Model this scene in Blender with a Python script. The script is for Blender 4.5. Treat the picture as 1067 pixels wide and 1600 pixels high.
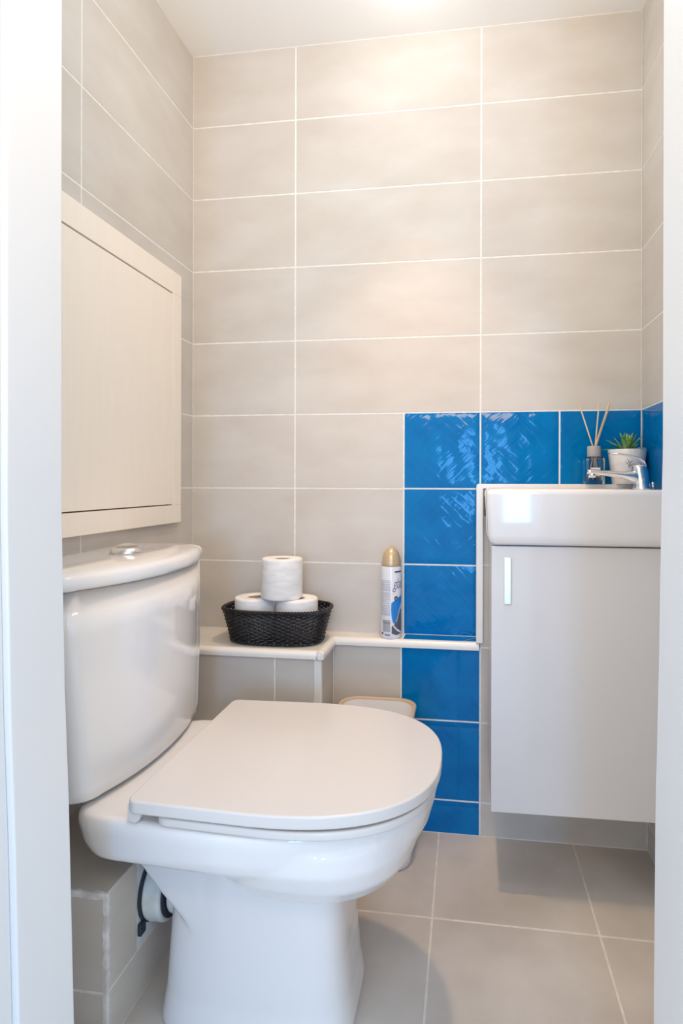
import bpy, bmesh, math, random
from mathutils import Vector, Matrix
from math import sin, cos, pi, radians
random.seed(7)
for o in list(bpy.data.objects): bpy.data.objects.remove(o)
scn = bpy.context.scene
COL = scn.collection

# ------------------------------------------------------------------ camera
F, YAW, ROLL = 893.52, 0.1381, 0.0024
cam = bpy.data.cameras.new('camera'); co = bpy.data.objects.new('camera', cam); COL.objects.link(co)
right = Vector((cos(YAW), sin(YAW), 0)); fwd = Vector((-sin(YAW), cos(YAW), 0)); up = Vector((0, 0, 1))
r2 = right*cos(ROLL)+up*sin(ROLL); u2 = up*cos(ROLL)-right*sin(ROLL)
M = Matrix((r2, u2, -fwd)).transposed().to_4x4(); M.translation = Vector((0.7636, -1.5188, 0.8942))
co.matrix_world = M
cam.sensor_fit = 'VERTICAL'; cam.sensor_height = 36; cam.sensor_width = 24
cam.lens = F/1600*36; cam.shift_x = -71.0/1600; cam.shift_y = -46.3/1600
cam.clip_start = .01
scn.camera = co

# ------------------------------------------------------------------ light
scn.view_settings.view_transform = 'Standard'; scn.view_settings.look = 'None'
scn.view_settings.gamma = 1; scn.view_settings.use_curve_mapping = False
scn.view_settings.exposure = 0.20
w = bpy.data.worlds.new('world'); scn.world = w; w.use_nodes = True
w.node_tree.nodes['Background'].inputs[0].default_value = (.69, .83, 1, 1)
w.node_tree.nodes['Background'].inputs[1].default_value = 1.42

H0 = 2.090
def lamp(name, kind, loc, power, color, size=.1, rot=(0, 0, 0), size_y=None):
    l = bpy.data.lights.new(name, kind); o = bpy.data.objects.new(name, l); COL.objects.link(o)
    o.location = loc; o.rotation_euler = rot; l.energy = power; l.color = color
    if kind == 'AREA':
        l.size = size
        if size_y: l.shape = 'RECTANGLE'; l.size_y = size_y
    else: l.shadow_soft_size = size
    return o
sp = lamp('ceiling_downlight', 'SPOT', (.635, -.30, H0-.006), 31, (1, .68, .42), .035)
sp.data.spot_size = radians(64); sp.data.spot_blend = .8
lamp('room_fill', 'POINT', (.60, -.60, 1.95), 3.8, (.82, .91, 1), .11)  # added fill that evens the walls and lifts the ceiling, no known fixture
lamp('added_wall_glow', 'POINT', (.635, -.20, 2.04), .38, (1, .98, .95), .05)  # extra point light, added for the bright patch high on the back wall
# daylight from the window of the hall behind the photographer, and an added warm fill with no known source
lamp('window_daylight', 'AREA', (.90, -3.6, .93), 16, (.14, .45, 1), .30, (radians(90), 0, radians(4)), .78)
lamp('warm_fill', 'AREA', (.75, -1.75, 1.5), 9.5, (1, .66, .28), .5, (radians(120), 0, 0), .3)

# ------------------------------------------------------------------ materials
def mat(name, color, rough=.5, metal=0, coat=0, trans=0, ior=1.45, spec=.5, sheen=0):
    m = bpy.data.materials.new(name); m.use_nodes = True; b = m.node_tree.nodes['Principled BSDF']
    b.inputs['Base Color'].default_value = (*color, 1); b.inputs['Roughness'].default_value = rough
    b.inputs['Metallic'].default_value = metal; b.inputs['Coat Weight'].default_value = coat
    b.inputs['Coat Roughness'].default_value = .04
    b.inputs['Transmission Weight'].default_value = trans; b.inputs['IOR'].default_value = ior
    b.inputs['Specular IOR Level'].default_value = spec
    return m
def N(m, t, **k):
    n = m.node_tree.nodes.new(t)
    for a, v in k.items(): setattr(n, a, v)
    return n
def lk(m, a, b): m.node_tree.links.new(a, b)
def bsdf(m): return m.node_tree.nodes['Principled BSDF']
def pos_node(m, scale=(1, 1, 1)):
    g = N(m, 'ShaderNodeNewGeometry'); mp = N(m, 'ShaderNodeMapping'); mp.inputs['Scale'].default_value = scale
    lk(m, g.outputs['Position'], mp.inputs['Vector']); return mp.outputs[0]
def noisy(m, cols, scale, stretch=(1, 1, 1), bump=0, bscale=200, detail=6, islands=.0, fac=(.35, .65)):
    v = pos_node(m, stretch)
    n = N(m, 'ShaderNodeTexNoise'); n.inputs['Scale'].default_value = scale; n.inputs['Detail'].default_value = detail
    lk(m, v, n.inputs['Vector'])
    r = N(m, 'ShaderNodeValToRGB'); r.color_ramp.elements[0].position = fac[0]; r.color_ramp.elements[1].position = fac[1]
    r.color_ramp.elements[0].color = (*cols[0], 1); r.color_ramp.elements[1].color = (*cols[1], 1)
    lk(m, n.outputs['Fac'], r.inputs['Fac'])
    out = r.outputs['Color']
    if islands:
        g = N(m, 'ShaderNodeNewGeometry'); mr = N(m, 'ShaderNodeMapRange')
        mr.inputs['To Min'].default_value = 1-islands; mr.inputs['To Max'].default_value = 1+islands
        lk(m, g.outputs['Random Per Island'], mr.inputs['Value'])
        hs = N(m, 'ShaderNodeHueSaturation'); lk(m, mr.outputs[0], hs.inputs['Value']); lk(m, out, hs.inputs['Color']); out = hs.outputs[0]
    lk(m, out, bsdf(m).inputs['Base Color'])
    if bump:
        n2 = N(m, 'ShaderNodeTexNoise'); n2.inputs['Scale'].default_value = bscale; n2.inputs['Detail'].default_value = 3
        lk(m, v, n2.inputs['Vector'])
        b = N(m, 'ShaderNodeBump'); b.inputs['Strength'].default_value = bump; b.inputs['Distance'].default_value = .001
        lk(m, n2.outputs['Fac'], b.inputs['Height']); lk(m, b.outputs[0], bsdf(m).inputs['Normal'])
    return m
M_BEIGE = noisy(mat('beige_tile', (.6, .53, .45), .52, spec=.3), ((.61, .545, .475), (.68, .63, .568)), 5, (1, 1, 2.2), .10, 260, 9, .015, (.3, .7))
M_FLOOR = noisy(mat('floor_tile', (.4, .34, .28), .42), ((.52, .455, .39), (.66, .60, .53)), 4.0, (1, 1, 1), .15, 220, 9, .03)
M_GROUT = noisy(mat('white_grout', (.85, .8, .74), .7), ((.80, .76, .70), (.9, .87, .82)), 60)
M_FGROUT = noisy(mat('floor_grout', (.6, .52, .42), .8), ((.74, .67, .58), (.84, .78, .69)), 60)
M_BLUE = mat('blue_glazed_tile', (.0, .16, .50), .06, spec=.22)
M_TRIM = mat('white_tile_trim', (.86, .82, .76), .25)
M_PAINT = mat('white_gloss_paint', (.81, .805, .79), .4)
M_CEIL = mat('ceiling_paint', (.96, .955, .94), .8)
M_CERAMIC = mat('white_ceramic', (.83, .80, .775), .08, coat=.5)
M_SEAT = mat('white_seat_plastic', (.72, .675, .635), .2)
M_CAB = mat('glossy_white_lacquer', (.78, .75, .73), .09, coat=.4)
M_CABSIDE = mat('white_board', (.78, .76, .74), .3)
M_CHROME = mat('chrome', (.86, .86, .87), .14, metal=1)
M_STEEL = mat('brushed_steel', (.72, .70, .68), .25, metal=1)
M_WOOD = noisy(mat('pale_maple', (.8, .68, .54), .38), ((.96, .85, .72), (.97, .87, .745)), 14, (1, 7, .5), .05, 150, 8)
M_WOODGAP = mat('brown_gap', (.22, .11, .04), .7)
M_DARK = mat('dark_gap', (.05, .04, .04), .8)
M_BLACK = mat('black_wicker', (.018, .017, .019), .24)
M_PAPER = noisy(mat('toilet_paper', (.86, .83, .80), .95, spec=.1), ((.80, .775, .75), (.90, .875, .85)), 30, (1, 1, 3), .5, 300)
M_CARD = mat('cardboard', (.34, .25, .17), .9)
M_CANW = mat('can_white', (.80, .80, .83), .2, coat=.4)
M_GOLD = mat('champagne_gold', (.62, .46, .27), .30, metal=.35, coat=.5)
M_INK = mat('ink', (.06, .06, .14), .4)
M_LGREY = mat('fine_print', (.42, .41, .48), .5)
M_LBLUE = mat('label_blue', (.02, .24, .68), .3)
M_DGREY = mat('label_charcoal', (.12, .12, .15), .4)
M_LGOLD = mat('label_gold', (.55, .42, .2), .4)
M_GLASS = mat('clear_glass', (.95, .98, .98), .02, trans=1, ior=1.45)
M_LIQ = mat('reed_oil', (.80, .82, .80), .02, trans=1, ior=1.36)
M_GREY = mat('grey_stone_collar', (.42, .40, .39), .5)
M_REED = noisy(mat('rattan_reed', (.72, .5, .3), .7), ((.66, .46, .28), (.82, .64, .44)), 60, (1, 1, .2))
M_POT = mat('white_pot', (.80, .77, .74), .3, coat=.3)
M_SOIL = mat('soil', (.05, .035, .025), .95)
M_BIN = mat('white_plastic', (.82, .80, .80), .25)
M_RIM = mat('beige_plastic', (.62, .47, .32), .35)
M_PIPE = noisy(mat('pipe_plastic', (.72, .74, .70), .45), ((.62, .64, .58), (.80, .80, .76)), 25)
M_PLASTER = noisy(mat('plaster_patch', (.6, .64, .66), .8), ((.64, .67, .69), (.84, .86, .88)), 30)
M_RUBBER = mat('dark_rubber', (.03, .04, .06), .6)

# glazed blue tile: wavy glaze with embossed diagonal ribs, repeated with the 20 cm tile module
def blue_nodes(m, ux, uz):
    g = N(m, 'ShaderNodeNewGeometry'); sp = N(m, 'ShaderNodeSeparateXYZ'); lk(m, g.outputs['Position'], sp.inputs[0])
    def mth(op, a, b=None, c=None):
        n = N(m, 'ShaderNodeMath', operation=op)
        for i, v in enumerate((a, b, c)):
            if v is None: continue
            if isinstance(v, (int, float)): n.inputs[i].default_value = v
            else: lk(m, v, n.inputs[i])
        return n.outputs[0]
    x = mth('SUBTRACT', sp.outputs[0], sp.outputs[1])
    px = mth('SUBTRACT', mth('FRACT', mth('DIVIDE', mth('SUBTRACT', x, ux), .202)), .5)
    pz = mth('SUBTRACT', mth('FRACT', mth('DIVIDE', mth('SUBTRACT', sp.outputs[2], uz), .202)), .5)
    n1 = N(m, 'ShaderNodeTexNoise'); n1.inputs['Scale'].default_value = 14; n1.inputs['Detail'].default_value = 1.5
    lk(m, g.outputs['Position'], n1.inputs['Vector'])
    d1 = mth('ADD', mth('ABSOLUTE', px), mth('ABSOLUTE', pz))
    ribs = mth('SINE', mth('ADD', mth('MULTIPLY', d1, 44), mth('MULTIPLY', n1.outputs['Fac'], 7)))
    dd = mth('SUBTRACT', px, pz)
    ribs2 = mth('SINE', mth('ADD', mth('MULTIPLY', dd, 70), mth('MULTIPLY', n1.outputs['Fac'], 5)))
    ribs3 = mth('MAXIMUM', mth('MULTIPLY', ribs2, .5), ribs)
    ribs4 = mth('SMOOTH_MAX', ribs3, .2, .5)
    edge = mth('MAXIMUM', mth('ABSOLUTE', px), mth('ABSOLUTE', pz))
    pil = mth('MULTIPLY', mth('POWER', mth('MULTIPLY', edge, 2), 10), -1.6)
    n2 = N(m, 'ShaderNodeTexNoise'); n2.inputs['Scale'].default_value = 17; n2.inputs['Detail'].default_value = 1
    lk(m, g.outputs['Position'], n2.inputs['Vector'])
    h = mth('ADD', mth('MULTIPLY', ribs4, .16), mth('ADD', mth('MULTIPLY', n2.outputs['Fac'], 3.3), pil))
    b = N(m, 'ShaderNodeBump'); b.inputs['Strength'].default_value = 1; b.inputs['Distance'].default_value = .0009
    lk(m, h, b.inputs['Height']); lk(m, b.outputs[0], bsdf(m).inputs['Normal']); lk(m, b.outputs[0], bsdf(m).inputs['Coat Normal'])
    r = N(m, 'ShaderNodeValToRGB'); lk(m, mth('ADD', mth('MULTIPLY', ribs4, .12), n1.outputs['Fac']), r.inputs[0])
    r.color_ramp.elements[0].position = .3; r.color_ramp.elements[1].position = .85
    r.color_ramp.elements[0].color = (.0, .145, .42, 1); r.color_ramp.elements[1].color = (.0, .20, .50, 1)
    lk(m, r.outputs[0], bsdf(m).inputs['Base Color'])

# ------------------------------------------------------------------ mesh helpers
def origin(o):
    v = Vector(o.location)
    while o.parent: o = o.parent; v += Vector(o.location)
    return v
def link(name, bm, mats, parent=None, smooth=False, bevel=0, seg=3, auto=False):
    me = bpy.data.meshes.new(name); bmesh.ops.recalc_face_normals(bm, faces=bm.faces[:])
    if parent: bmesh.ops.translate(bm, verts=bm.verts[:], vec=-origin(parent))
    bm.to_mesh(me); bm.free()
    for m in (mats if isinstance(mats, (list, tuple)) else [mats]): me.materials.append(m)
    o = bpy.data.objects.new(name, me); COL.objects.link(o)
    if parent: o.parent = parent
    if smooth:
        for p in me.polygons: p.use_smooth = True
    if bevel:
        b = o.modifiers.new('bevel', 'BEVEL'); b.width = bevel; b.segments = seg; b.limit_method = 'ANGLE'; b.angle_limit = radians(40)
        b.harden_normals = False
        for p in me.polygons: p.use_smooth = True
        wn = o.modifiers.new('wn', 'WEIGHTED_NORMAL'); wn.keep_sharp = True
    return o
def struct(name, bm, mats, **k):
    o = link(name, bm, mats, **k); o['kind'] = 'structure'; return o
def thing(name, label, cat, loc, group=None):
    o = bpy.data.objects.new(name, None); COL.objects.link(o); o.location = loc; o.empty_display_size = .03
    o['label'] = label; o['category'] = cat
    if group: o['group'] = group
    bpy.context.view_layer.update(); return o
def box(bm, a, b, mi=0):
    x0, y0, z0 = a; x1, y1, z1 = b
    v = [bm.verts.new(p) for p in ((x0, y0, z0), (x1, y0, z0), (x1, y1, z0), (x0, y1, z0), (x0, y0, z1), (x1, y0, z1), (x1, y1, z1), (x0, y1, z1))]
    for f in ((0, 3, 2, 1), (4, 5, 6, 7), (0, 1, 5, 4), (1, 2, 6, 5), (2, 3, 7, 6), (3, 0, 4, 7)):
        bm.faces.new([v[i] for i in f]).material_index = mi
def loft(bm, rings, cap=True, closed=True, mi=0):
    R = [[bm.verts.new(p) for p in r] for r in rings]
    n = len(R[0])
    for a, b in zip(R, R[1:]):
        for i in range(n if closed else n-1):
            bm.faces.new((a[i], a[(i+1) % n], b[(i+1) % n], b[i])).material_index = mi
    if cap:
        bm.faces.new(R[0][::-1]).material_index = mi; bm.faces.new(R[-1]).material_index = mi
    return R
def lathe(bm, prof, c=(0, 0, 0), n=48, mi=0, cap=True):
    loft(bm, [[(c[0]+r*cos(2*pi*i/n), c[1]+r*sin(2*pi*i/n), c[2]+z) for i in range(n)] for r, z in prof], cap, mi=mi)
def tube(bm, pts, rad, n=8, closed=False, mi=0, flat=1):
    pts = [Vector(p) for p in pts]; R = []; m = len(pts); prev = None
    for i, p in enumerate(pts):
        t = (pts[(i+1) % m]-pts[i-1]) if closed else (pts[min(i+1, m-1)]-pts[max(i-1, 0)])
        t.normalize()
        if prev is None:
            a = t.cross(Vector((0, 0, 1)))
            if a.length < .1: a = t.cross(Vector((1, 0, 0)))
        else: a = prev-t*prev.dot(t)
        a.normalize(); prev = a; b = t.cross(a)
        r = rad(i/(m-1)) if callable(rad) else rad
        R.append([p+a*r*cos(2*pi*k/n)+b*r*flat*sin(2*pi*k/n) for k in range(n)])
    if closed: R.append(R[0])
    if closed:
        V = [[bm.verts.new(q) for q in r] for r in R[:-1]]; V.append(V[0])
        for a, b in zip(V, V[1:]):
            for k in range(n): bm.faces.new((a[k], a[(k+1) % n], b[(k+1) % n], b[k])).material_index = mi
    else: loft(bm, R, True, mi=mi)
def tiles(bm, O, U, V, us, vs, fn, gap=.0042, depth=.0006):
    """tile faces with grout lines between them; fn(i,j) -> material slot, or None to leave the cell out. Slot 0 is the grout."""
    O, U, V = Vector(O), Vector(U), Vector(V); Nn = U.cross(V)
    for i in range(len(us)-1):
        for j in range(len(vs)-1):
            mi = fn(i, j)
            if mi is None: continue
            a, b, c, d = us[i], us[i+1], vs[j], vs[j+1]
            P = lambda u, v, h: bm.verts.new(O+U*u+V*v+Nn*h)
            q = [P(a, c, -depth), P(b, c, -depth), P(b, d, -depth), P(a, d, -depth)]; bm.faces.new(q).material_index = 0
            g = gap/2; e = .0004
            o = [P(a+g, c+g, -depth), P(b-g, c+g, -depth), P(b-g, d-g, -depth), P(a+g, d-g, -depth)]
            m_ = [P(a+g, c+g, -.0003), P(b-g, c+g, -.0003), P(b-g, d-g, -.0003), P(a+g, d-g, -.0003)]
            t = [P(a+g+e, c+g+e, 0), P(b-g-e, c+g+e, 0), P(b-g-e, d-g-e, 0), P(a+g+e, d-g-e, 0)]
            for s, r in ((o, m_), (m_, t)):
                for k in range(4): bm.faces.new((s[k], s[(k+1) % 4], r[(k+1) % 4], r[k])).material_index = mi
            bm.faces.new(t).material_index = mi
def finish(o):
    for p in o.data.polygons: p.use_smooth = False
    return o
def keep_normals_link(name, bm, mats):
    me = bpy.data.meshes.new(name); bm.to_mesh(me); bm.free()
    for m in mats: me.materials.append(m)
    o = bpy.data.objects.new(name, me); COL.objects.link(o); o['kind'] = 'structure'; return o

# ------------------------------------------------------------------ room shell
W, H = 1.2015, 2.090; A = .2977; ZT = .878; S = .202
YF = -.055            # face of the shallow boxed-in ledge
YB = -.185            # face of the deep ledge on the left
XB = .418             # right end of the deep ledge
ZL = .489             # ledge top
XS = .797             # left edge of the boxed-in panel behind the basin
ZS = .889             # its top
YD = -.85             # inner face of the wall with the doorway
blue_nodes(M_BLUE, .797, ZT)
TM = [M_GROUT, M_BEIGE, M_BLUE]
vz = [ZL]+[ZT-S+k*S for k in range(8)]; vz[-1] = H
bm = bmesh.new()
us = [0, A, A+.300, A+.502, A+.704, W]
def fb(i, j):
    z = vz[j]
    if i == 2: return 2 if z < 1.05 else 1
    if i in (3, 4): return 2 if z < 1.05 else 1
    return 1
# the long beige tiles run over the 20 cm module, so lay the beige field and the blue field as separate cells
tiles(bm, (0, 0, 0), (1, 0, 0), (0, 0, 1), [0, A], vz, lambda i, j: 1)
tiles(bm, (0, 0, 0), (1, 0, 0), (0, 0, 1), [A, A+.300, A+.502], vz[:4], lambda i, j: 2 if i else 1)
tiles(bm, (0, 0, 0), (1, 0, 0), (0, 0, 1), [A, A+.502], vz[3:], lambda i, j: 1)
tiles(bm, (0, 0, 0), (1, 0, 0), (0, 0, 1), [A+.502, W], vz[3:], lambda i, j: 1)
tiles(bm, (0, 0, 0), (1, 0, 0), (0, 0, 1), [A+.502, A+.703, W], [vz[2], vz[3]], lambda i, j: 2)
box(bm, (-.1, .002, 0), (W+.1, .08, H+.02), 0)
keep_normals_link('wall_back', bm, TM)
bm = bmesh.new()    # left wall, u runs away from the back wall
vl = [0, ZT-4*S, ZT-3*S]+[ZT-2*S+k*S for k in range(8)]; vl[-1] = H; vl = [0]+[ZT-(4-k)*S for k in range(0, 10)]+[H]
tiles(bm, (0, YD, 0), (0, 1, 0), (0, 0, 1), [0, -YD-.47, -YD], vl, lambda i, j: 1)
box(bm, (-.1, YD-.0, 0), (-.0012, .08, H+.02), 0)
o = keep_normals_link('wall_left', bm, TM)
bm = bmesh.new()
tiles(bm, (W, 0, 0), (0, -1, 0), (0, 0, 1), [0, .47, -YD], vl, lambda i, j: 2 if .85 < vl[j] < 1.0 else 1)
box(bm, (W+.0012, YD, 0), (W+.1, .08, H+.02), 0)
keep_normals_link('wall_right', bm, TM)

bm = bmesh.new()
tiles(bm, (0, 0, 0), (1, 0, 0), (0, 1, 0), [.0284, .3622, .6960, 1.0268, 1.3606], [-3.347, -3.013, -2.679, -2.345, -2.011, -1.677, -1.343, -1.010, -.6765, -.3427, -.0089], lambda i, j: 1, gap=.0045)
box(bm, (-1.5, -3.35, -.05), (2.6, .05, -.0012), 0)
keep_normals_link('floor', bm, [M_FGROUT, M_FLOOR])
bm = bmesh.new(); box(bm, (-.1, YD-.16, H), (W+.1, .08, H+.06)); struct('ceiling', bm, M_CEIL)

# boxed-in ledges
def ledge(name, fill):
    bm = bmesh.new(); fill(bm); return keep_normals_link(name, bm, TM)
ZLO = [0, .0855, .2875, ZL-.012]
def f1(bm):           # deep ledge on the left
    tiles(bm, (0, YB, 0), (1, 0, 0), (0, 0, 1), [0, .305, XB], ZLO, lambda i, j: 1)
    tiles(bm, (XB, YB, 0), (0, 1, 0), (0, 0, 1), [0, -YB+YF], ZLO, lambda i, j: 1)
    box(bm, (0, YB+.0012, 0), (XB-.0012, 0, ZL-.004), 0)
ledge('wall_ledge', f1)
def f2(bm):           # shallow ledge running under the basin
    tiles(bm, (0, YF, 0), (1, 0, 0), (0, 0, 1), [XB, .598, XS+.002, W], ZLO, lambda i, j: (1, 2, 1)[i])
    box(bm, (XB, YF+.0012, 0), (W, 0, ZL-.004), 0)
ledge('wall_ledge_low', f2).name = 'wall_boxing'
def f3(bm):           # taller panel behind the basin
    tiles(bm, (0, YF, 0), (1, 0, 0), (0, 0, 1), [XS+.002, W], [ZL-.012, ZT-S+.01, ZS-.006], lambda i, j: 1)
    box(bm, (XS, YF+.0012, ZL-.012), (W, 0, ZS-.002), 0)
ledge('wall_basin', f3)
# top of the ledges: off-white slab, with a blue glazed strip at the right
def f4(bm):
    poly = [(0, 0), (0, YB), (XB, YB), (XB, YF), (.6, YF), (.6, 0)]
    a = [bm.verts.new((x, y, ZL-.004)) for x, y in poly]; b = [bm.verts.new((x, y, ZL)) for x, y in poly]
    bm.faces.new(b[::-1]).material_index = 0
    for i in range(6): bm.faces.new((a[i], a[(i+1) % 6], b[(i+1) % 6], b[i]))
    box(bm, (.603, YF, ZL-.004), (XS-.002, -.0015, ZL+.0005), 1)
    box(bm, (.6, YF, ZL-.004), (.603, 0, ZL), 2)
    bmesh.ops.recalc_face_normals(bm, faces=bm.faces[:])
bm = bmesh.new(); f4(bm)
M_LTOP = noisy(mat('cream_ledge_tile', (.74, .69, .6), .25), ((.70, .64, .56), (.80, .75, .67)), 6)
struct('wall_ledge_top', bm, [M_LTOP, M_BLUE, M_GROUT]).name = 'trim_1'
# rounded white edging along the ledge
def quarter(bm, path, w=.012):
    """half-round moulding swept along a polyline (rounded bar)"""
    tube(bm, path, w, 14)
bm = bmesh.new()
def bar(bm, a, b, outdir, r=.0095):
    """quarter-round bar from a to b; outdir lists the two outward directions"""
    a, b = Vector(a), Vector(b); d1, d2 = Vector(outdir[0]), Vector(outdir[1])
    prof = [(-r*1.3, 0)]+[(r*(cos(t)-1)+0, 0) for t in ()]
    pts = [(-r*1.4, 0)]+[(-r+r*sin(k*pi/2/8), -r+r*cos(k*pi/2/8)) for k in range(9)]+[(0, -r*1.5), (-r*1.4, -r*1.5)]
    R = []
    for p in (a, b): R.append([p+d1*u+d2*v for u, v in pts])
    loft(bm, R, True)
e = .011
bar(bm, (0, YB-e+.001, ZL+.001), (XB+.004, YB-e+.001, ZL+.001), ((0, -1, 0), (0, 0, 1)), .012)
bar(bm, (XB+e-.001, YB-e+.001, ZL+.001), (XB+e-.001, YF-.006, ZL+.001), ((1, 0, 0), (0, 0, 1)), .012)
bar(bm, (XB+.002, YF-e+.001, ZL+.001), (XS-.001, YF-e+.001, ZL+.001), ((0, -1, 0), (0, 0, 1)), .012)
lathe(bm, [(.001, .001), (.006, .0), (.0095, -.002), (.012, -.006), (.012, -.018), (.001, -.018)], (XB-.001, YB+.001, ZL+.001), 24)
struct('trim_2', bm, M_TRIM, smooth=False)
bm = bmesh.new()
box(bm, (XB-.016, YB-.0025, 0), (XB+.0035, YB+.012, ZL-.017)); struct('trim_3', bm, M_TRIM, bevel=.003)
bm = bmesh.new()
def ell_bar(xo, zo, xi, zi, y0, y1, r):
    pts = [(xo, ZL+.002)]+[(xo+r-r*cos(a), zo-r+r*sin(a)) for a in [k*pi/2/8 for k in range(9)]]+[(W, zo), (W, zi), (xi, zi), (xi, ZL+.002)]
    f = [bm.verts.new((x, y0, z)) for x, z in pts]; g = [bm.verts.new((x, y1, z)) for x, z in pts]; n = len(pts)
    bm.faces.new(f); bm.faces.new(g[::-1])
    for k in range(n): bm.faces.new((f[k], f[(k+1) % n], g[(k+1) % n], g[k]))
ell_bar(XS-.0085, ZS+.002, XS+.0085, ZS-.010, YF-.011, YF+.0, .008)
ell_bar(XS-.0085, ZS+.002, XS+.0005, ZS-.0015, YF+.0005, -.0008, .008)
struct('trim_4', bm, M_TRIM, bevel=.004)

# low boxed-in pipe run along the left wall
XP, YP, ZP = .205, -.688, .245
bm = bmesh.new()
tiles(bm, (XP, YP, 0), (0, 1, 0), (0, 0, 1), [0, .085], [.087, ZP], lambda i, j: 1)
tiles(bm, (XP, YP, 0), (0, 1, 0), (0, 0, 1), [0, .505], [0, .087], lambda i, j: 1)
tiles(bm, (XP, YP, 0), (0, 1, 0), (0, 0, 1), [.245, .505], [.087, ZP], lambda i, j: 1)
tiles(bm, (0, YP, 0), (1, 0, 0), (0, 0, 1), [0, XP], [0, .087, ZP], lambda i, j: 1)
tiles(bm, (0, YP, ZP), (1, 0, 0), (0, 1, 0), [0, XP], [0, .365, .505], lambda i, j: 1)
box(bm, (0, YP+.0012, 0), (XP-.0012, YB, ZP-.002), 0)
box(bm, (XP-.006, YP+.086, .090), (XP-.0004, YP+.244, ZP-.003), 3)
TM2 = TM+[M_PLASTER]
me_o = keep_normals_link('wall_pipe_box', bm, TM2)
M_FILL = noisy(mat('joint_filler', (.6, .56, .54), .8), ((.66, .61, .59), (.90, .87, .85)), 40)
bm = bmesh.new()   # smeared filler along the corner and the top edge
def smear(bm, pts_in, pts_out, lift):
    a = [bm.verts.new(p) for p in pts_in]; b = [bm.verts.new(p) for p in pts_out]
    c = [bm.verts.new(Vector(p)+Vector(lift)) for p in pts_in]; d = [bm.verts.new(Vector(p)+Vector(lift)) for p in pts_out]
    for i in range(len(a)-1):
        for q in ((a[i], a[i+1], c[i+1], c[i]), (c[i], c[i+1], d[i+1], d[i]), (d[i], d[i+1], b[i+1], b[i])): bm.faces.new(q)
zs = [ZP*k/40 for k in range(41)]
smear(bm, [(XP, YP, z) for z in zs], [(XP-.005-random.uniform(0, .0035), YP, z) for z in zs], (0, -.0006, 0))
smear(bm, [(XP, YP, z) for z in zs], [(XP, YP+.004+random.uniform(0, .0045), z) for z in zs], (.0006, 0, 0))
xs_ = [XP*k/40 for k in range(41)]
smear(bm, [(x, YP, ZP) for x in xs_], [(x, YP, ZP-.007-random.uniform(0, .004)) for x in xs_], (0, -.0009, 0))
smear(bm, [(x, YP, ZP) for x in xs_], [(x, YP+.002+random.uniform(0, .004)*(1 if x > .12 else .3), ZP) for x in xs_], (0, 0, .0006))
struct('trim_5', bm, M_FILL)

# wall with the doorway
JL = [(0, .2725), (.2, .270), (.487, .262), (.634, .256), (.855, .251), (1.18, .250), (1.6, .2495), (H, .2495)]
JR = [(0, .970), (.294, .970), (.518, .971), (.70, .9745), (.82, .976), (.933, .978), (1.43, .978), (H, .978)]
def jamb(name, pts, side, x_far, y0, y1, inset=0, m=M_PAINT):
    bm = bmesh.new()
    loft(bm, [[(x+side*inset, y0, z), (x+side*inset, y1, z), (x_far, y1, z), (x_far, y0, z)] for z, x in pts])
    return struct(name, bm, m, bevel=.0025)
jamb('trim_6', JL, 0, .10, YD, YD-.090)
jamb('trim_7', JL, -1, .10, YD-.090, YD-.15, .007)
jamb('trim_8', JR, 0, 1.10, YD, YD-.11)
bm = bmesh.new()
box(bm, (-1.5, YD-.13, 0), (.10, YD-.001, H+.4)); box(bm, (1.10, YD-.13, 0), (2.6, YD-.001, H+.4))
box(bm, (.10, YD-.13, H-.03), (1.10, YD-.001, H+.4))
struct('wall_front', bm, M_PAINT)

# ------------------------------------------------------------------ maple access panel on the left wall
t = thing('access_panel', 'pale maple access hatch with flush door on the left wall above the toilet', 'wall hatch', (.008, -.4, .787))
y0, y1, z0, z1 = -.72, -.093, .788, 1.438; d0, d1, e0, e1 = -.66, -.137, .834, 1.381; X0, X1 = .0, .015
def frame_bm():
    bm = bmesh.new()
    box(bm, (X0, y0, z0), (X1, y1, e0)); box(bm, (X0, y0, e1), (X1, y1, z1))
    box(bm, (X0, y0, e0), (X1, d0, e1)); box(bm, (X0, d1, e0), (X1, y1, e1)); return bm
link('frame', frame_bm(), M_WOOD, t, bevel=.0012)
bm = bmesh.new(); box(bm, (X0, d0, e0), (X0+.002, d1, e1)); link('backing', bm, M_WOODGAP, t)
bm = bmesh.new(); box(bm, (X0+.003, d0+.001, e0+.0028), (X1-.0005, d1-.0016, e1-.0035)); link('door', bm, M_WOOD, t, bevel=.0008)

# ------------------------------------------------------------------ toilet
T = thing('toilet', 'white close-coupled toilet with its lid closed and a cistern against the left wall', 'toilet', (.43, -.54, 0))
YC = -.545
def dshape(x0, x1, hw, z, rr=.35, n=64, yc=YC, e1=2.3, xs=.45, rc=.03, rear=1.0):
    """closed outline: straight back with rounded corners, superelliptic front"""
    xm = x0+(x1-x0)*xs; pts = []
    k = n//2
    for i in range(k+1):
        a = -pi/2+pi*i/k
        c, s = abs(cos(a))**(2/e1), abs(sin(a))**(2/e1)*(1 if sin(a) > 0 else -1)
        pts.append((xm+(x1-xm)*c, yc+hw*s, z))
    hr = hw*rear; q = 6
    for i in range(q+1):
        a = i/q*pi/2; pts.append((x0+rc-rc*sin(a), yc+hr-rc+rc*cos(a), z))
    for i in range(q+1):
        a = i/q*pi/2; pts.append((x0+rc-rc*cos(a), yc-hr+rc-rc*sin(a), z))
    return pts
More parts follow.
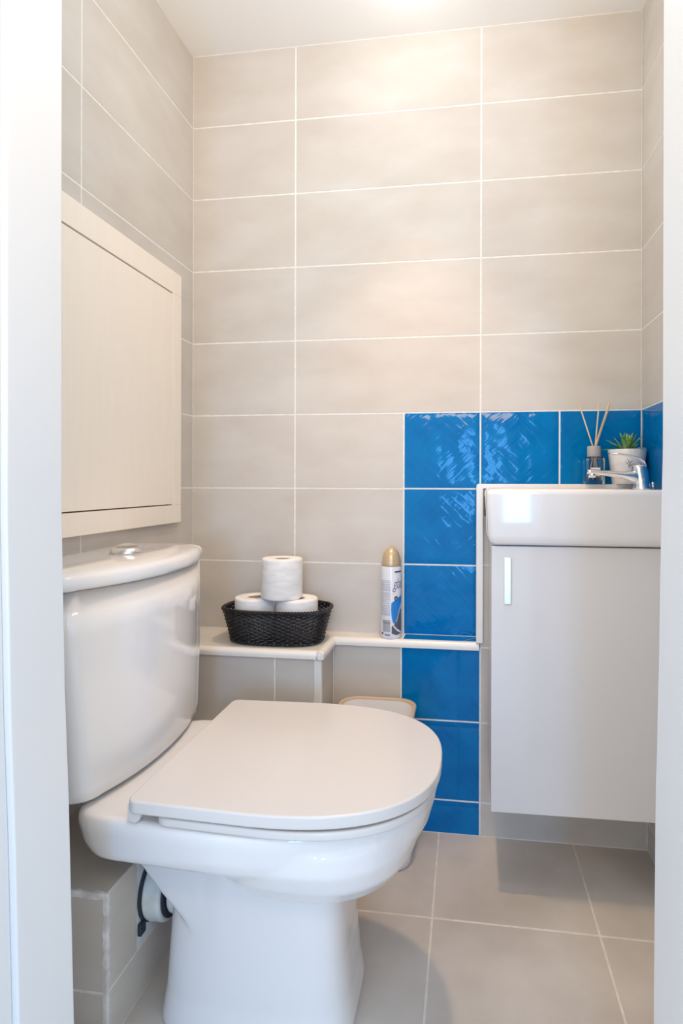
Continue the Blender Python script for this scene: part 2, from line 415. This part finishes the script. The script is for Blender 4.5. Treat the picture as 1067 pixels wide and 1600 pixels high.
def remeshed(name, bm, m, parent, vox=.004, smooth=6):
    me = bpy.data.meshes.new('tmp'); bmesh.ops.recalc_face_normals(bm, faces=bm.faces[:]); bm.to_mesh(me); bm.free()
    o = bpy.data.objects.new('tmp', me); COL.objects.link(o)
    r = o.modifiers.new('r', 'REMESH'); r.mode = 'VOXEL'; r.voxel_size = vox
    s = o.modifiers.new('s', 'SMOOTH'); s.iterations = smooth; s.factor = .5
    bpy.context.view_layer.update()
    dg = bpy.context.evaluated_depsgraph_get(); me2 = bpy.data.meshes.new_from_object(o.evaluated_get(dg))
    bpy.data.objects.remove(o); me2.name = name; me2.materials.clear(); me2.materials.append(m)
    for p in me2.polygons: p.use_smooth = True
    ob = bpy.data.objects.new(name, me2); COL.objects.link(ob); ob.parent = parent; me2.transform(Matrix.Translation(-Vector(parent.location))); return ob
bm = bmesh.new()
# rim slab with the deck under the cistern
loft(bm, [dshape(.186, .685, .180, .318, rc=.05, rear=.94), dshape(.172, .697, .188, .325, rc=.06, rear=.95), dshape(.160, .706, .194, .342, rc=.06, rear=.93), dshape(.155, .7145, .1985, .372, rc=.06, rear=.93), dshape(.156, .7145, .199, .382, rc=.06, rear=.92), dshape(.162, .711, .1955, .3895, rc=.06, rear=.92)])
# bowl belly
def ell(x0, x1, hw, z, e=2.4, n=96, el=None):
    xm, rx = (x0+x1)/2, (x1-x0)/2; el = el or e; out = []
    for i in range(n):
        a = 2*pi*i/n; q = e if cos(a) > 0 else el
        out.append((xm+rx*abs(cos(a))**(2/q)*(1 if cos(a) > 0 else -1), YC+hw*abs(sin(a))**(2/q)*(1 if sin(a) > 0 else -1), z))
    return out
loft(bm, [ell(.47, .565, .05, .220, 2.3, el=3.4), ell(.428, .608, .090, .232, 2.3, el=3.4), ell(.408, .636, .120, .248, 2.3, el=3.4), ell(.385, .664, .150, .270, 2.3, el=3.4), ell(.362, .683, .174, .298, 2.3, el=3.4), ell(.34, .693, .187, .33, 2.3, el=3.4), ell(.33, .694, .187, .36, 2.3, el=3.4)])
# column
loft(bm, [ell(.252, .584, .112, 0, 4.2), ell(.253, .584, .111, .010, 4.2), ell(.258, .577, .104, .05, 4.2), ell(.264, .570, .101, .12, 4.4), ell(.271, .566, .099, .21, 4.4), ell(.275, .56, .098, .33, 4.4)])
# diagonal bracket below the deck
pr = [(.172, .335), (.34, .335), (.34, .150), (.277, .212)]
loft(bm, [[(x, YC+s*.0985, z) for x, z in pr] for s in (-1, 1)])
# outlet spigot towards the wall
loft(bm, [[(x, -.545+.045*cos(a), .168+.045*sin(a)) for a in [2*pi*i/32 for i in range(32)]] for x in (.247, .30)])
remeshed('pan', bm, M_CERAMIC, T, .003, 16)
# seat and lid
def slab(name, x0, x1, hw, z0, z1, m, bev, xs=.5, rc=.02, e=2.5, rear=.965):
    bm = bmesh.new()
    loft(bm, [dshape(x0, x1, hw, z0, xs=xs, rc=rc, e1=e, rear=rear, n=96), dshape(x0, x1, hw, z1, xs=xs, rc=rc, e1=e, rear=rear, n=96)])
    return link(name, bm, m, T, bevel=bev)
slab('seat', .312, .718, .202, .391, .4045, M_SEAT, .004, xs=.42)
slab('lid', .270, .7235, .206, .4085, .428, M_SEAT, .0035, xs=.42, rc=.016)
for s in (-1, 1):     # rear corners of the lid turn down
    bm = bmesh.new()
    yy = YC+s*.180
    pr = [(.270, .420), (.270, .397), (.273, .393), (.281, .391), (.288, .396), (.292, .4085), (.296, .42)]
    loft(bm, [[(x, yy-.012, z) for x, z in pr], [(x, yy+.012, z) for x, z in pr]])
    link('hinge', bm, M_SEAT, T, bevel=.002)
# cistern
CY = -.530
def cist(xf, hw, z, sag=.035, n=26, x0=.012, rc=.03):
    """flat back, gently bowed front"""
    pts = [(x0, CY-hw), ]
    side = xf-sag
    for i in range(7):
        a = i/6*pi/2; pts.append((side-rc+rc*sin(a)+rc*0, CY-hw+rc-rc*cos(a)))
    for i in range(1, n):
        y = -hw+rc+(2*hw-2*rc)*i/n; u = y/(hw-rc); pts.append((side+sag*(1-abs(u)**2.2), CY+y))
    for i in range(7):
        a = i/6*pi/2; pts.append((side-rc+rc*cos(a), CY+hw-rc+rc*sin(a)))
    pts.append((x0, CY+hw))
    return [(x, y, z) for x, y in pts]
bm = bmesh.new()
loft(bm, [cist(.198, .170, .391, .022, rc=.04), cist(.210, .182, .394, .022, rc=.04), cist(.216, .189, .402, .022, rc=.035), cist(.218, .192, .42, .023, rc=.03), cist(.2225, .206, .55, .030, rc=.03), cist(.226, .215, .66, .038, rc=.03), cist(.2285, .222, .7285, .045, rc=.03)])
link('cistern', bm, M_CERAMIC, T, smooth=True).modifiers.new('w', 'WEIGHTED_NORMAL')
bm = bmesh.new()
loft(bm, [cist(.228, .223, .7285, .048, x0=.010), cist(.232, .227, .730, .048, x0=.006), cist(.234, .229, .735, .048, x0=.006), cist(.234, .229, .746, .048, x0=.006), cist(.230, .225, .7525, .048, x0=.008), cist(.222, .217, .756, .048, x0=.013), cist(.18, .18, .757, .04, x0=.03)])
link('cistern_lid', bm, M_CERAMIC, T, smooth=True)
bm = bmesh.new()
lathe(bm, [(.029, 0), (.0305, .002), (.0295, .005), (.025, .0105), (.0205, .0145), (.0198, .0138), (.014, .0175), (.006, .0195), (.0005, .020)], (.118, -.500, .7565), 40)
link('flush_button', bm, M_STEEL, T, smooth=True)

# waste pipe connector
P = thing('waste_pipe', 'off-white waste pipe collar joining the toilet to the low tiled box', 'pipe', (.205, -.545, .13))
def disc(x0, x1, r, n=48): return [[(x, -.545+r*cos(a), .168+r*sin(a)) for a in [2*pi*i/n for i in range(n)]] for x in (x0, x1)]
bm = bmesh.new(); loft(bm, disc(.209, .243, .058)); link('collar', bm, M_PIPE, P, bevel=.006)
bm = bmesh.new(); loft(bm, disc(.2052, .2095, .060)); box(bm, (.2052, -.604, .112), (.212, -.588, .132)); link('rubber_seal', bm, M_RUBBER, P, bevel=.001)
bm = bmesh.new(); loft(bm, disc(.2425, .2455, .051)); link('inner_seal', bm, M_RUBBER, P)

# ------------------------------------------------------------------ vanity
CX0, CX1, CYF, CZ0, CZ1 = .818, 1.192, -.252, .176, .7585
V = thing('vanity_cabinet', 'narrow glossy white wall-hung cabinet with one door under the hand basin', 'cabinet', (1.0, -.15, CZ0))
bm = bmesh.new(); box(bm, (CX0+.002, CYF+.019, CZ0+.006), (CX1, YF-.012, CZ1)); link('body', bm, M_CABSIDE, V, bevel=.001)
bm = bmesh.new()
v = [(CX0, CZ0), (CX1, CZ0+.004), (CX1, CZ1-.002), (CX0, CZ1-.002)]
loft(bm, [[(x, CYF, z) for x, z in v], [(x, CYF+.017, z) for x, z in v]]); D = link('door', bm, M_CAB, V, bevel=.0015)
bm = bmesh.new(); box(bm, (.8445, CYF-.0045, .630), (.8605, CYF+.001, .732)); h = link('handle', bm, M_CHROME, D, bevel=.0015)
h['label'] = 'slim mirror-bright metal handle plate'
# basin
BX0, BX1, BYF, BZ0, BZ1 = .8065, 1.196, -.270, .7605, .880
B = thing('hand_basin', 'glossy white rectangular hand basin on top of the narrow cabinet', 'washbasin', (1.0, -.15, BZ0))
def rrect(x0, x1, y0, y1, z, r, q=8):
    pts = []
    for cx, cy, a0 in ((x1-r, y0+r, -pi/2), (x1-r, y1-r, 0), (x0+r, y1-r, pi/2), (x0+r, y0+r, pi)):
        for i in range(q+1):
            a = a0+i/q*pi/2; pts.append((cx+r*cos(a), cy+r*sin(a), z))
    return pts
bm = bmesh.new(); yb = YF-.0115
rings = [rrect(BX0+.012, BX1, BYF+.006, yb, BZ0, .014), rrect(BX0+.006, BX1, BYF+.001, yb, BZ0+.006, .014), rrect(BX0+.003, BX1, BYF, yb, BZ0+.02, .014),
         rrect(BX0, BX1, BYF, yb, BZ1-.012, .014), rrect(BX0+.001, BX1, BYF+.001, yb, BZ1-.004, .014), rrect(BX0+.006, BX1-.004, BYF+.006, yb-.002, BZ1, .012),
         rrect(BX0+.014, BX1-.085, BYF+.014, yb-.03, BZ1, .03), rrect(BX0+.020, BX1-.09, BYF+.02, yb-.036, BZ1-.006, .03), rrect(BX0+.03, BX1-.1, BYF+.03, yb-.045, BZ1-.07, .035), rrect(BX0+.09, BX1-.16, BYF+.07, yb-.07, BZ1-.085, .02)]
loft(bm, rings); link('bowl', bm, M_CERAMIC, B, smooth=True)
bm = bmesh.new(); box(bm, (BX0-.0005, -.150, .815), (BX0+.004, -.130, .862)); link('overflow_slot', bm, M_DARK, B, bevel=.001)
bm = bmesh.new(); lathe(bm, [(.018, 0), (.018, .002), (.012, .003), (.001, .003)], (.98, -.17, BZ1-.085), 24); link('drain', bm, M_CHROME, B, smooth=True)
# tap
Q = thing('mixer_tap', 'chrome single-lever mixer tap standing on the right side of the hand basin', 'tap', (1.158, -.15, BZ1))
bm = bmesh.new()
loft(bm, [[(cx_+r_*cos(2*pi*i/32), -.15+r_*sin(2*pi*i/32), BZ1+z_) for i in range(32)] for cx_, r_, z_ in ((1.160, .021, 0), (1.160, .021, .003), (1.159, .0175, .006), (1.157, .0165, .03), (1.154, .0165, .046), (1.152, .0155, .052), (1.151, .010, .056), (1.151, .002, .057))])
link('body', bm, M_CHROME, Q, smooth=True)
bm = bmesh.new()
loft(bm, [[(x_, -.15+wy*cos(a), (zt_+zb_)/2+(zt_-zb_)/2*sin(a)) for a in [2*pi*i/20 for i in range(20)]] for x_, wy, zb_, zt_ in
          ((1.158, .013, .888, .926), (1.140, .0135, .893, .9235), (1.120, .0135, .9015, .921), (1.095, .013, .908, .922), (1.065, .0125, .9125, .924), (1.045, .012, .914, .926), (1.0385, .0115, .915, .9255))])
lathe(bm, [(.008, -.012), (.0085, 0), (.001, 0)], (1.050, -.15, .918), 20)
link('spout', bm, M_CHROME, Q, smooth=True)
bm = bmesh.new()
tube(bm, [(1.166, -.15, .931), (1.162, -.15, .943), (1.150, -.15, .951), (1.13, -.15, .957), (1.11, -.15, .960), (1.088, -.15, .9615)], lambda s: .012-.003*s, 16, flat=.25)
link('lever', bm, M_CHROME, Q, smooth=True)
bm = bmesh.new(); tube(bm, [(1.183, -.15, BZ1), (1.183, -.15, BZ1+.012)], .0025, 10); lathe(bm, [(.001, 0), (.004, .002), (.004, .006), (.001, .008)], (1.183, -.15, BZ1+.009), 12)
link('plug_rod', bm, M_CHROME, Q, smooth=True)

# ------------------------------------------------------------------ reed diffuser
ZSH = ZS+.0022
cx, cy = 1.075, -.050
R = thing('reed_diffuser', 'clear glass reed diffuser with grey collar behind the hand basin', 'diffuser', (cx, cy, ZSH))
bm = bmesh.new(); w_ = .0235
loft(bm, [rrect(cx-w_, cx+w_, cy-w_, cy+w_, ZSH, .006), rrect(cx-w_, cx+w_, cy-w_, cy+w_, ZSH+.060, .006), rrect(cx-w_+.003, cx+w_-.003, cy-w_+.003, cy+w_-.003, ZSH+.0655, .006), rrect(cx-.012, cx+.012, cy-.012, cy+.012, ZSH+.067, .0119),
          rrect(cx-.010, cx+.010, cy-.010, cy+.010, ZSH+.066, .0099), rrect(cx-w_+.004, cx+w_-.004, cy-w_+.004, cy+w_-.004, ZSH+.062, .005), rrect(cx-w_+.0025, cx+w_-.0025, cy-w_+.0025, cy+w_-.0025, ZSH+.058, .005), rrect(cx-w_+.0025, cx+w_-.0025, cy-w_+.0025, cy+w_-.0025, ZSH+.008, .005)])
link('bottle', bm, M_GLASS, R, bevel=0)
bm = bmesh.new(); loft(bm, [rrect(cx-w_+.0027, cx+w_-.0027, cy-w_+.0027, cy+w_-.0027, ZSH+z, .005) for z in (.0085, .020)]); link('oil', bm, M_LIQ, R)
bm = bmesh.new(); lathe(bm, [(.011, .0), (.0155, .0), (.0158, .002), (.0158, .024), (.015, .026), (.009, .026), (.009, .0)], (cx, cy, ZSH+.0675), 36, cap=False); link('collar', bm, M_GREY, R, smooth=True).modifiers.new('e', 'EDGE_SPLIT')
for (bx, tx, ty) in ((.014, -.037, -.004), (.006, .013, .004), (-.012, .035, -.006), (-.004, .040, .006)):
    bm = bmesh.new(); tube(bm, [(cx+bx, cy-ty, ZSH+.010), (cx+bx*.2+tx*.12, cy, ZSH+.090), (cx+tx, cy+ty, ZSH+.200)], .0017, 8); link('reed', bm, M_REED, R, smooth=True)
bm = bmesh.new(); box(bm, (cx-.012, cy-w_-.0006, ZSH+.020), (cx+.010, cy-w_-.0001, ZSH+.040)); lb = link('label', bm, M_POT, R)
bm = bmesh.new()
for k in range(3): box(bm, (cx-.010, cy-w_-.001, ZSH+.0225+.0055*k), (cx+.006-.003*k, cy-w_-.0006, ZSH+.0245+.0055*k))
link('label_print', bm, M_INK, R)

# ------------------------------------------------------------------ potted plant
px_, py_ = 1.153, -.0505
PL = thing('potted_succulent', 'small spiky green succulent in a white pot in the corner behind the tap', 'plant', (px_, py_, ZSH))
bm = bmesh.new()
lathe(bm, [(.001, 0), (.0335, 0), (.0350, .002), (.0445, .083), (.0440, .0845), (.0425, .0845), (.0405, .070), (.001, .068)], (px_, py_, ZSH), 48)
po = link('pot', bm, M_POT, PL, smooth=True); po.modifiers.new('e', 'EDGE_SPLIT').split_angle = radians(50)
bm = bmesh.new(); lathe(bm, [(.0395, .0735), (.02, .077), (.001, .079)], (px_, py_, ZSH), 32); link('soil', bm, M_SOIL, PL)
M_LEAF = mat('succulent_leaf', (.1, .28, .06), .35)
noisy(M_LEAF, ((.07, .27, .04), (.38, .55, .25)), 70, (1, 1, 1))
bm = bmesh.new()
for k in range(21):
    lay = k/21; ang = k*2.399+.4; el = radians(8+64*lay+random.uniform(-6, 6)); L = .064-.014*lay+random.uniform(-.004, .004)
    d = Vector((cos(ang), sin(ang), 0)); s = Vector((-sin(ang), cos(ang), 0)); base = Vector((px_, py_, ZSH+.074))+d*.004
    if (base+d*L*cos(el)).x > 1.195 or (base+d*L*cos(el)).y > -.004: L *= .6
    rg = []; p = base.copy(); a = el+.35
    for i in range(9):
        u = i/8; wv = .0082*(1-u)**.55*(.75+.6*u) if i < 8 else .0002; th = wv*.35
        upv = Vector((0, 0, 1))*cos(a)-d*sin(a)
        rg.append([p-s*wv, p-s*wv*.5-upv*th, p-upv*th*1.2, p+s*wv*.5-upv*th, p+s*wv, p+s*wv*.5+upv*th*.1, p-upv*th*.15, p-s*wv*.5+upv*th*.1])
        p = p+(d*cos(a)+Vector((0, 0, 1))*sin(a))*L/8; a -= .09*(1.3-lay)
    loft(bm, rg)
link('leaves', bm, M_LEAF, PL, smooth=True)
def wrap_text(txt, size, th0, z0, r, cx, cy, mi_shear=.25, zrot=0, extr=.0002):
    cu = bpy.data.curves.new('t', 'FONT'); cu.body = txt; cu.size = size; cu.shear = mi_shear; cu.resolution_u = 3; cu.space_character = .9; cu.offset = -.0004
    o = bpy.data.objects.new('t', cu); COL.objects.link(o); bpy.context.view_layer.update()
    me = bpy.data.meshes.new_from_object(o.evaluated_get(bpy.context.evaluated_depsgraph_get())); bpy.data.objects.remove(o)
    bm = bmesh.new(); bm.from_mesh(me); bmesh.ops.scale(bm, vec=(.55, 1, 1), verts=bm.verts[:])
    bmesh.ops.triangulate(bm, faces=bm.faces[:]); bmesh.ops.subdivide_edges(bm, edges=bm.edges[:], cuts=1)
    for v in bm.verts:
        th = th0+v.co.x/r; v.co = Vector((cx+r*cos(th), cy+r*sin(th), z0+v.co.y))
    return bm
# dark sprig motif on the pot
bm = bmesh.new()
for (u, z, ln, an) in ((0, .040, .016, 1.35), (.002, .044, .012, .5), (-.001, .047, .011, 2.3), (.001, .050, .011, .8), (0, .052, .010, 1.9), (.004, .038, .010, .1)):
    rr = .0372+(.0395-.033)*(z-.04)/.06
    pts = []
    for i in range(7):
        q = i/6; th = -pi/2-.16+(u+ln*cos(an)*q)/rr; zz = z+ln*sin(an)*q
        rc_ = .0350+(.0445-.0350)*(zz/.083)+.0002; pts.append((px_+rc_*cos(th), py_+rc_*sin(th), ZSH+zz))
    tube(bm, pts, lambda s: .0008*(1.2-s), 6)
link('sprig_motif', bm, M_DGREY, PL, smooth=True)

# ------------------------------------------------------------------ air freshener can
ax, ay, az, ar = .569, -.033, ZL+.0003, .0265
K = thing('air_freshener', 'tall white and blue air freshener spray can with a gold cap on the ledge', 'spray can', (ax, ay, az))
bm = bmesh.new()
lathe(bm, [(.001, .002), (.022, .002), (.0245, .0), (ar-.0003, .003), (ar, .008), (ar, .184), (ar-.001, .188)], (ax, ay, az), 56); link('can', bm, M_CANW, K, smooth=True)
bm = bmesh.new()
lathe(bm, [(.0255, .1865), (.0262, .188), (.0255, .196), (.0235, .209), (.020, .220), (.015, .2285), (.008, .2335), (.001, .235)], (ax, ay, az), 56); cp = link('cap', bm, M_GOLD, K, smooth=True)
cp['label'] = 'glossy gold domed cap'
TH = -82.7*pi/180
def patch(name, pts, m, dr=.0003, sub=8):
    """polygon given as (s, z) on the can, s = sine of the angle off the camera side; wrapped onto the cylinder"""
    bm = bmesh.new(); vs = []
    P2 = [(math.asin(max(-.999, min(.999, s))), z) for s, z in pts]
    out = []
    for (a, b), (c, d) in zip(P2, P2[1:]+P2[:1]):
        for i in range(sub): q = i/sub; out.append((a+(c-a)*q, b+(d-b)*q))
    # slice in columns so that it hugs the cylinder
    f = bm.faces.new([bm.verts.new((a, b, 0)) for a, b in out])
    lo, hi = min(a for a, _ in out), max(a for a, _ in out); n = max(2, int((hi-lo)/.08))
    for i in range(1, n):
        bmesh.ops.bisect_plane(bm, geom=bm.verts[:]+bm.edges[:]+bm.faces[:], plane_co=(lo+(hi-lo)*i/n, 0, 0), plane_no=(1, 0, 0))
    for v in bm.verts:
        th = TH+v.co.x; v.co = Vector((ax+(ar+dr)*cos(th), ay+(ar+dr)*sin(th), az+v.co.y))
    return link(name, bm, m, K, smooth=True)
zz = lambda py: (998-(840+py*.10625))/140*.235      # rows measured on the can
patch('blue_artwork', [(0, zz(1060)), (.02, zz(960)), (.3, zz(930)), (.55, zz(900)), (.96, zz(850)), (.96, zz(940)), (.7, zz(1090)), (.45, zz(1240)), (.2, zz(1260)), (.03, zz(1150))], M_LBLUE)
patch('flower_artwork', [(.05, zz(1400)), (.05, zz(1300)), (.3, zz(1280)), (.5, zz(1180)), (.75, zz(1080)), (.96, zz(1040)), (.96, zz(1410)), (.5, zz(1425))], M_DGREY, .0003)
patch('white_swoosh', [(0, zz(1190)), (.05, zz(1180)), (.3, zz(1290)), (.6, zz(1340)), (.97, zz(1400)), (.97, zz(1425)), (.6, zz(1370)), (.25, zz(1310))], M_CANW, .0006)
patch('swoosh', [(.45, zz(1240)), (.5, zz(1240)), (.8, zz(1080)), (.75, zz(1080))], M_CANW, .0006).name = 'white_stroke'
patch('round_emblem', [(.47+.17*cos(a), zz(895)+.0062*sin(a)) for a in [2*pi*i/16 for i in range(16)]], M_INK, .0006, 1)
patch('emblem_centre', [(.47+.07*cos(a), zz(900)+.003*sin(a)) for a in [2*pi*i/12 for i in range(12)]], M_LGOLD, .0009, 1)
patch('logo_bar', [(.3, zz(515)), (.4, zz(498)), (.9, zz(498)), (.97, zz(512)), (.9, zz(522)), (.4, zz(522))], M_INK, .0004, 2)
rows = [640, 665, 690, 712, 735, 760, 780, 815, 838, 860, 885, 910, 935, 965, 1000, 1020, 1042, 1065, 1090, 1115, 1135]
bm = bmesh.new()
def strip(bm, s0, s1, z0, z1, dr=.0004):
    a0, a1 = math.asin(s0), math.asin(s1); n = max(2, int((a1-a0)/.08)); r = ar+dr
    rr = [[bm.verts.new((ax+r*cos(TH+a0+(a1-a0)*i/n), ay+r*sin(TH+a0+(a1-a0)*i/n), az+z)) for i in range(n+1)] for z in (z0, z1)]
    for i in range(n): bm.faces.new((rr[0][i], rr[0][i+1], rr[1][i+1], rr[1][i]))
for r_ in rows:
    s = -.95
    while s < -.1:
        e_ = min(-.06, s+random.uniform(.06, .22)); strip(bm, s, e_, zz(r_+5), zz(r_-5)); s = e_+.025
link('small_print', bm, M_LGREY, K)
bm = bmesh.new()
for k in range(11): strip(bm, -.78, -.08, zz(1215+k*16), zz(1215+k*16-(10 if k in (2, 3) else 7)))
link('barcode', bm, M_DGREY, K)
bm = bmesh.new(); strip(bm, -.9, -.75, zz(1425), zz(1395)); strip(bm, -.6, -.1, zz(1430), zz(1415)); link('code_marks', bm, M_INK, K)
bm = wrap_text('glade', .040, TH+.16, az+zz(752), ar+.0004, ax, ay, .35); link('lettering', bm, M_INK, K)

# ------------------------------------------------------------------ wicker basket
bx, by, bz = .283, -.098, ZL+.0005
KB = thing('wicker_basket', 'oval black wicker basket on the ledge holding three toilet rolls', 'basket', (bx, by, bz))
def oval(t, h):
    """outline point; h 0 bottom .. 1 rim"""
    a, b = .116+.021*h, .066+.012*h; e = 2.9
    c, s = cos(t), sin(t)
    return Vector((bx+a*abs(c)**(2/e)*(1 if c > 0 else -1), by+b*abs(s)**(2/e)*(1 if s > 0 else -1), bz+.003+.080*h))
NS = 56
def arcparam():
    ts = [2*pi*i/2000 for i in range(2001)]; ps = [oval(t, .5) for t in ts]; L = [0]
    for a, b in zip(ps, ps[1:]): L.append(L[-1]+(b-a).length)
    out = []; j = 0; n = NS*6
    for k in range(n):
        tgt = L[-1]*k/n
        while L[j+1] < tgt: j += 1
        out.append(ts[j]+(ts[1])*(tgt-L[j])/(L[j+1]-L[j]))
    return out
TS = arcparam()
bm = bmesh.new(); rows_ = 17
for r_ in range(rows_):
    h = .04+.90*r_/(rows_-1); pts = []
    for k, t in enumerate(TS):
        p = oval(t, h); c = Vector((bx, by, p.z)); n_ = (p-c).normalized()
        amp = .0021*cos(pi*k/6+pi*(r_ % 2)); pts.append(p+n_*amp)
    tube(bm, pts, .0019 if 2 < r_ < rows_-2 else .0024, 5, closed=True)
link('weave', bm, M_BLACK, KB, smooth=True)
bm = bmesh.new()
for k in range(NS):
    t = TS[k*6]; tube(bm, [oval(t, h) for h in (0, .3, .6, 1.0)], .0013, 6)
link('stakes', bm, M_BLACK, KB, smooth=True)
bm = bmesh.new()
for ph in (0, pi/2, pi, 3*pi/2):
    pts = []
    for k, t in enumerate(TS):
        p = oval(t, 1.0); c = Vector((bx, by, p.z)); n_ = (p-c).normalized(); a = 2*pi*k/14+ph
        pts.append(p+n_*.0036*cos(a)+Vector((0, 0, .0036*sin(a)+.001)))
    tube(bm, pts, .0019, 6, closed=True)
link('braided_rim', bm, M_BLACK, KB, smooth=True)
bm = bmesh.new()
for ph in (0, pi):
    pts = []
    for k, t in enumerate(TS):
        p = oval(t, .02); c = Vector((bx, by, p.z)); n_ = (p-c).normalized(); a = 2*pi*k/12+ph
        pts.append(p+n_*.0024*cos(a)+Vector((0, 0, .0018*sin(a)+.0005)))
    tube(bm, pts, .0024, 6, closed=True)
loft(bm, [[oval(2*pi*i/64, 0)+Vector((0, 0, z)) for i in range(64)] for z in (-.001, .003)])
link('base', bm, M_BLACK, KB, smooth=False)

# ------------------------------------------------------------------ toilet rolls
def roll_proto(loc, label, r=.0535, h=.1):
    o = thing('toilet_roll', label, 'toilet roll', loc, 'toilet rolls in the black basket')
    bm = bmesh.new(); q = .003
    lathe(bm, [(.0205, h-.002), (.0215, h-.0006), (r*.6, h+.0006), (r-q, h), (r-.0008, h-q*.6), (r, h-q*1.8), (r, q*1.8), (r-.0008, q*.6), (r-q, 0), (.0215, 0), (.0205, .002), (.0205, h-.002)], loc, 64, cap=False)
    link('paper', bm, M_PAPER, o, smooth=True)
    bm = bmesh.new(); lathe(bm, [(.0204, .0015), (.0204, h-.0022), (.0194, h-.0022), (.0194, .0015), (.0204, .0015)], loc, 40, cap=False)
    link('core', bm, M_CARD, o, smooth=True); return o
r0 = roll_proto((.2255, -.100, bz+.0085), 'white toilet roll standing at the left inside the black basket', h=.101)
def copy_thing(src, loc, label, sc=1):
    c = src.copy(); COL.objects.link(c); c.location = loc; c['label'] = label; c.scale = (sc, sc, 1)
    for ch in src.children:
        d = ch.copy(); COL.objects.link(d); d.parent = c
    return c
copy_thing(r0, (.3345, -.101, bz+.0085), 'white toilet roll standing at the right inside the black basket')
copy_thing(r0, (.298, -.112, bz+.1105), 'white toilet roll stacked on top of the other two above the basket', .965).rotation_euler = (0, radians(1.0), radians(40))

# ------------------------------------------------------------------ waste bin behind the toilet
gx, gy = .546, -.146
G = thing('waste_bin', 'white waste bin with a beige rim, mostly hidden behind the toilet', 'bin', (gx, gy, 0))
def rr2(sx, sy, z): return rrect(gx-sx, gx+sx, gy-sy, gy+sy, z, min(.045, sy*.9))
bm = bmesh.new()
loft(bm, [rr2(.088, .070, 0), rr2(.091, .073, .003), rr2(.092, .074, .02), rr2(.093, .073, .340), rr2(.090, .070, .342), rr2(.088, .068, .338), rr2(.080, .062, .02)]); link('tub', bm, M_BIN, G, smooth=True).modifiers.new('e', 'EDGE_SPLIT').split_angle = radians(60)
bm = bmesh.new()
loft(bm, [rr2(.094, .074, .336), rr2(.0965, .0765, .337), rr2(.0970, .0770, .341), rr2(.0955, .0755, .345), rr2(.091, .071, .345), rr2(.0885, .0685, .344), rr2(.0885, .0685, .330), rr2(.092, .072, .330)], cap=False); ri = link('rim', bm, M_RIM, G, smooth=True)
ri['label'] = 'beige plastic rim'
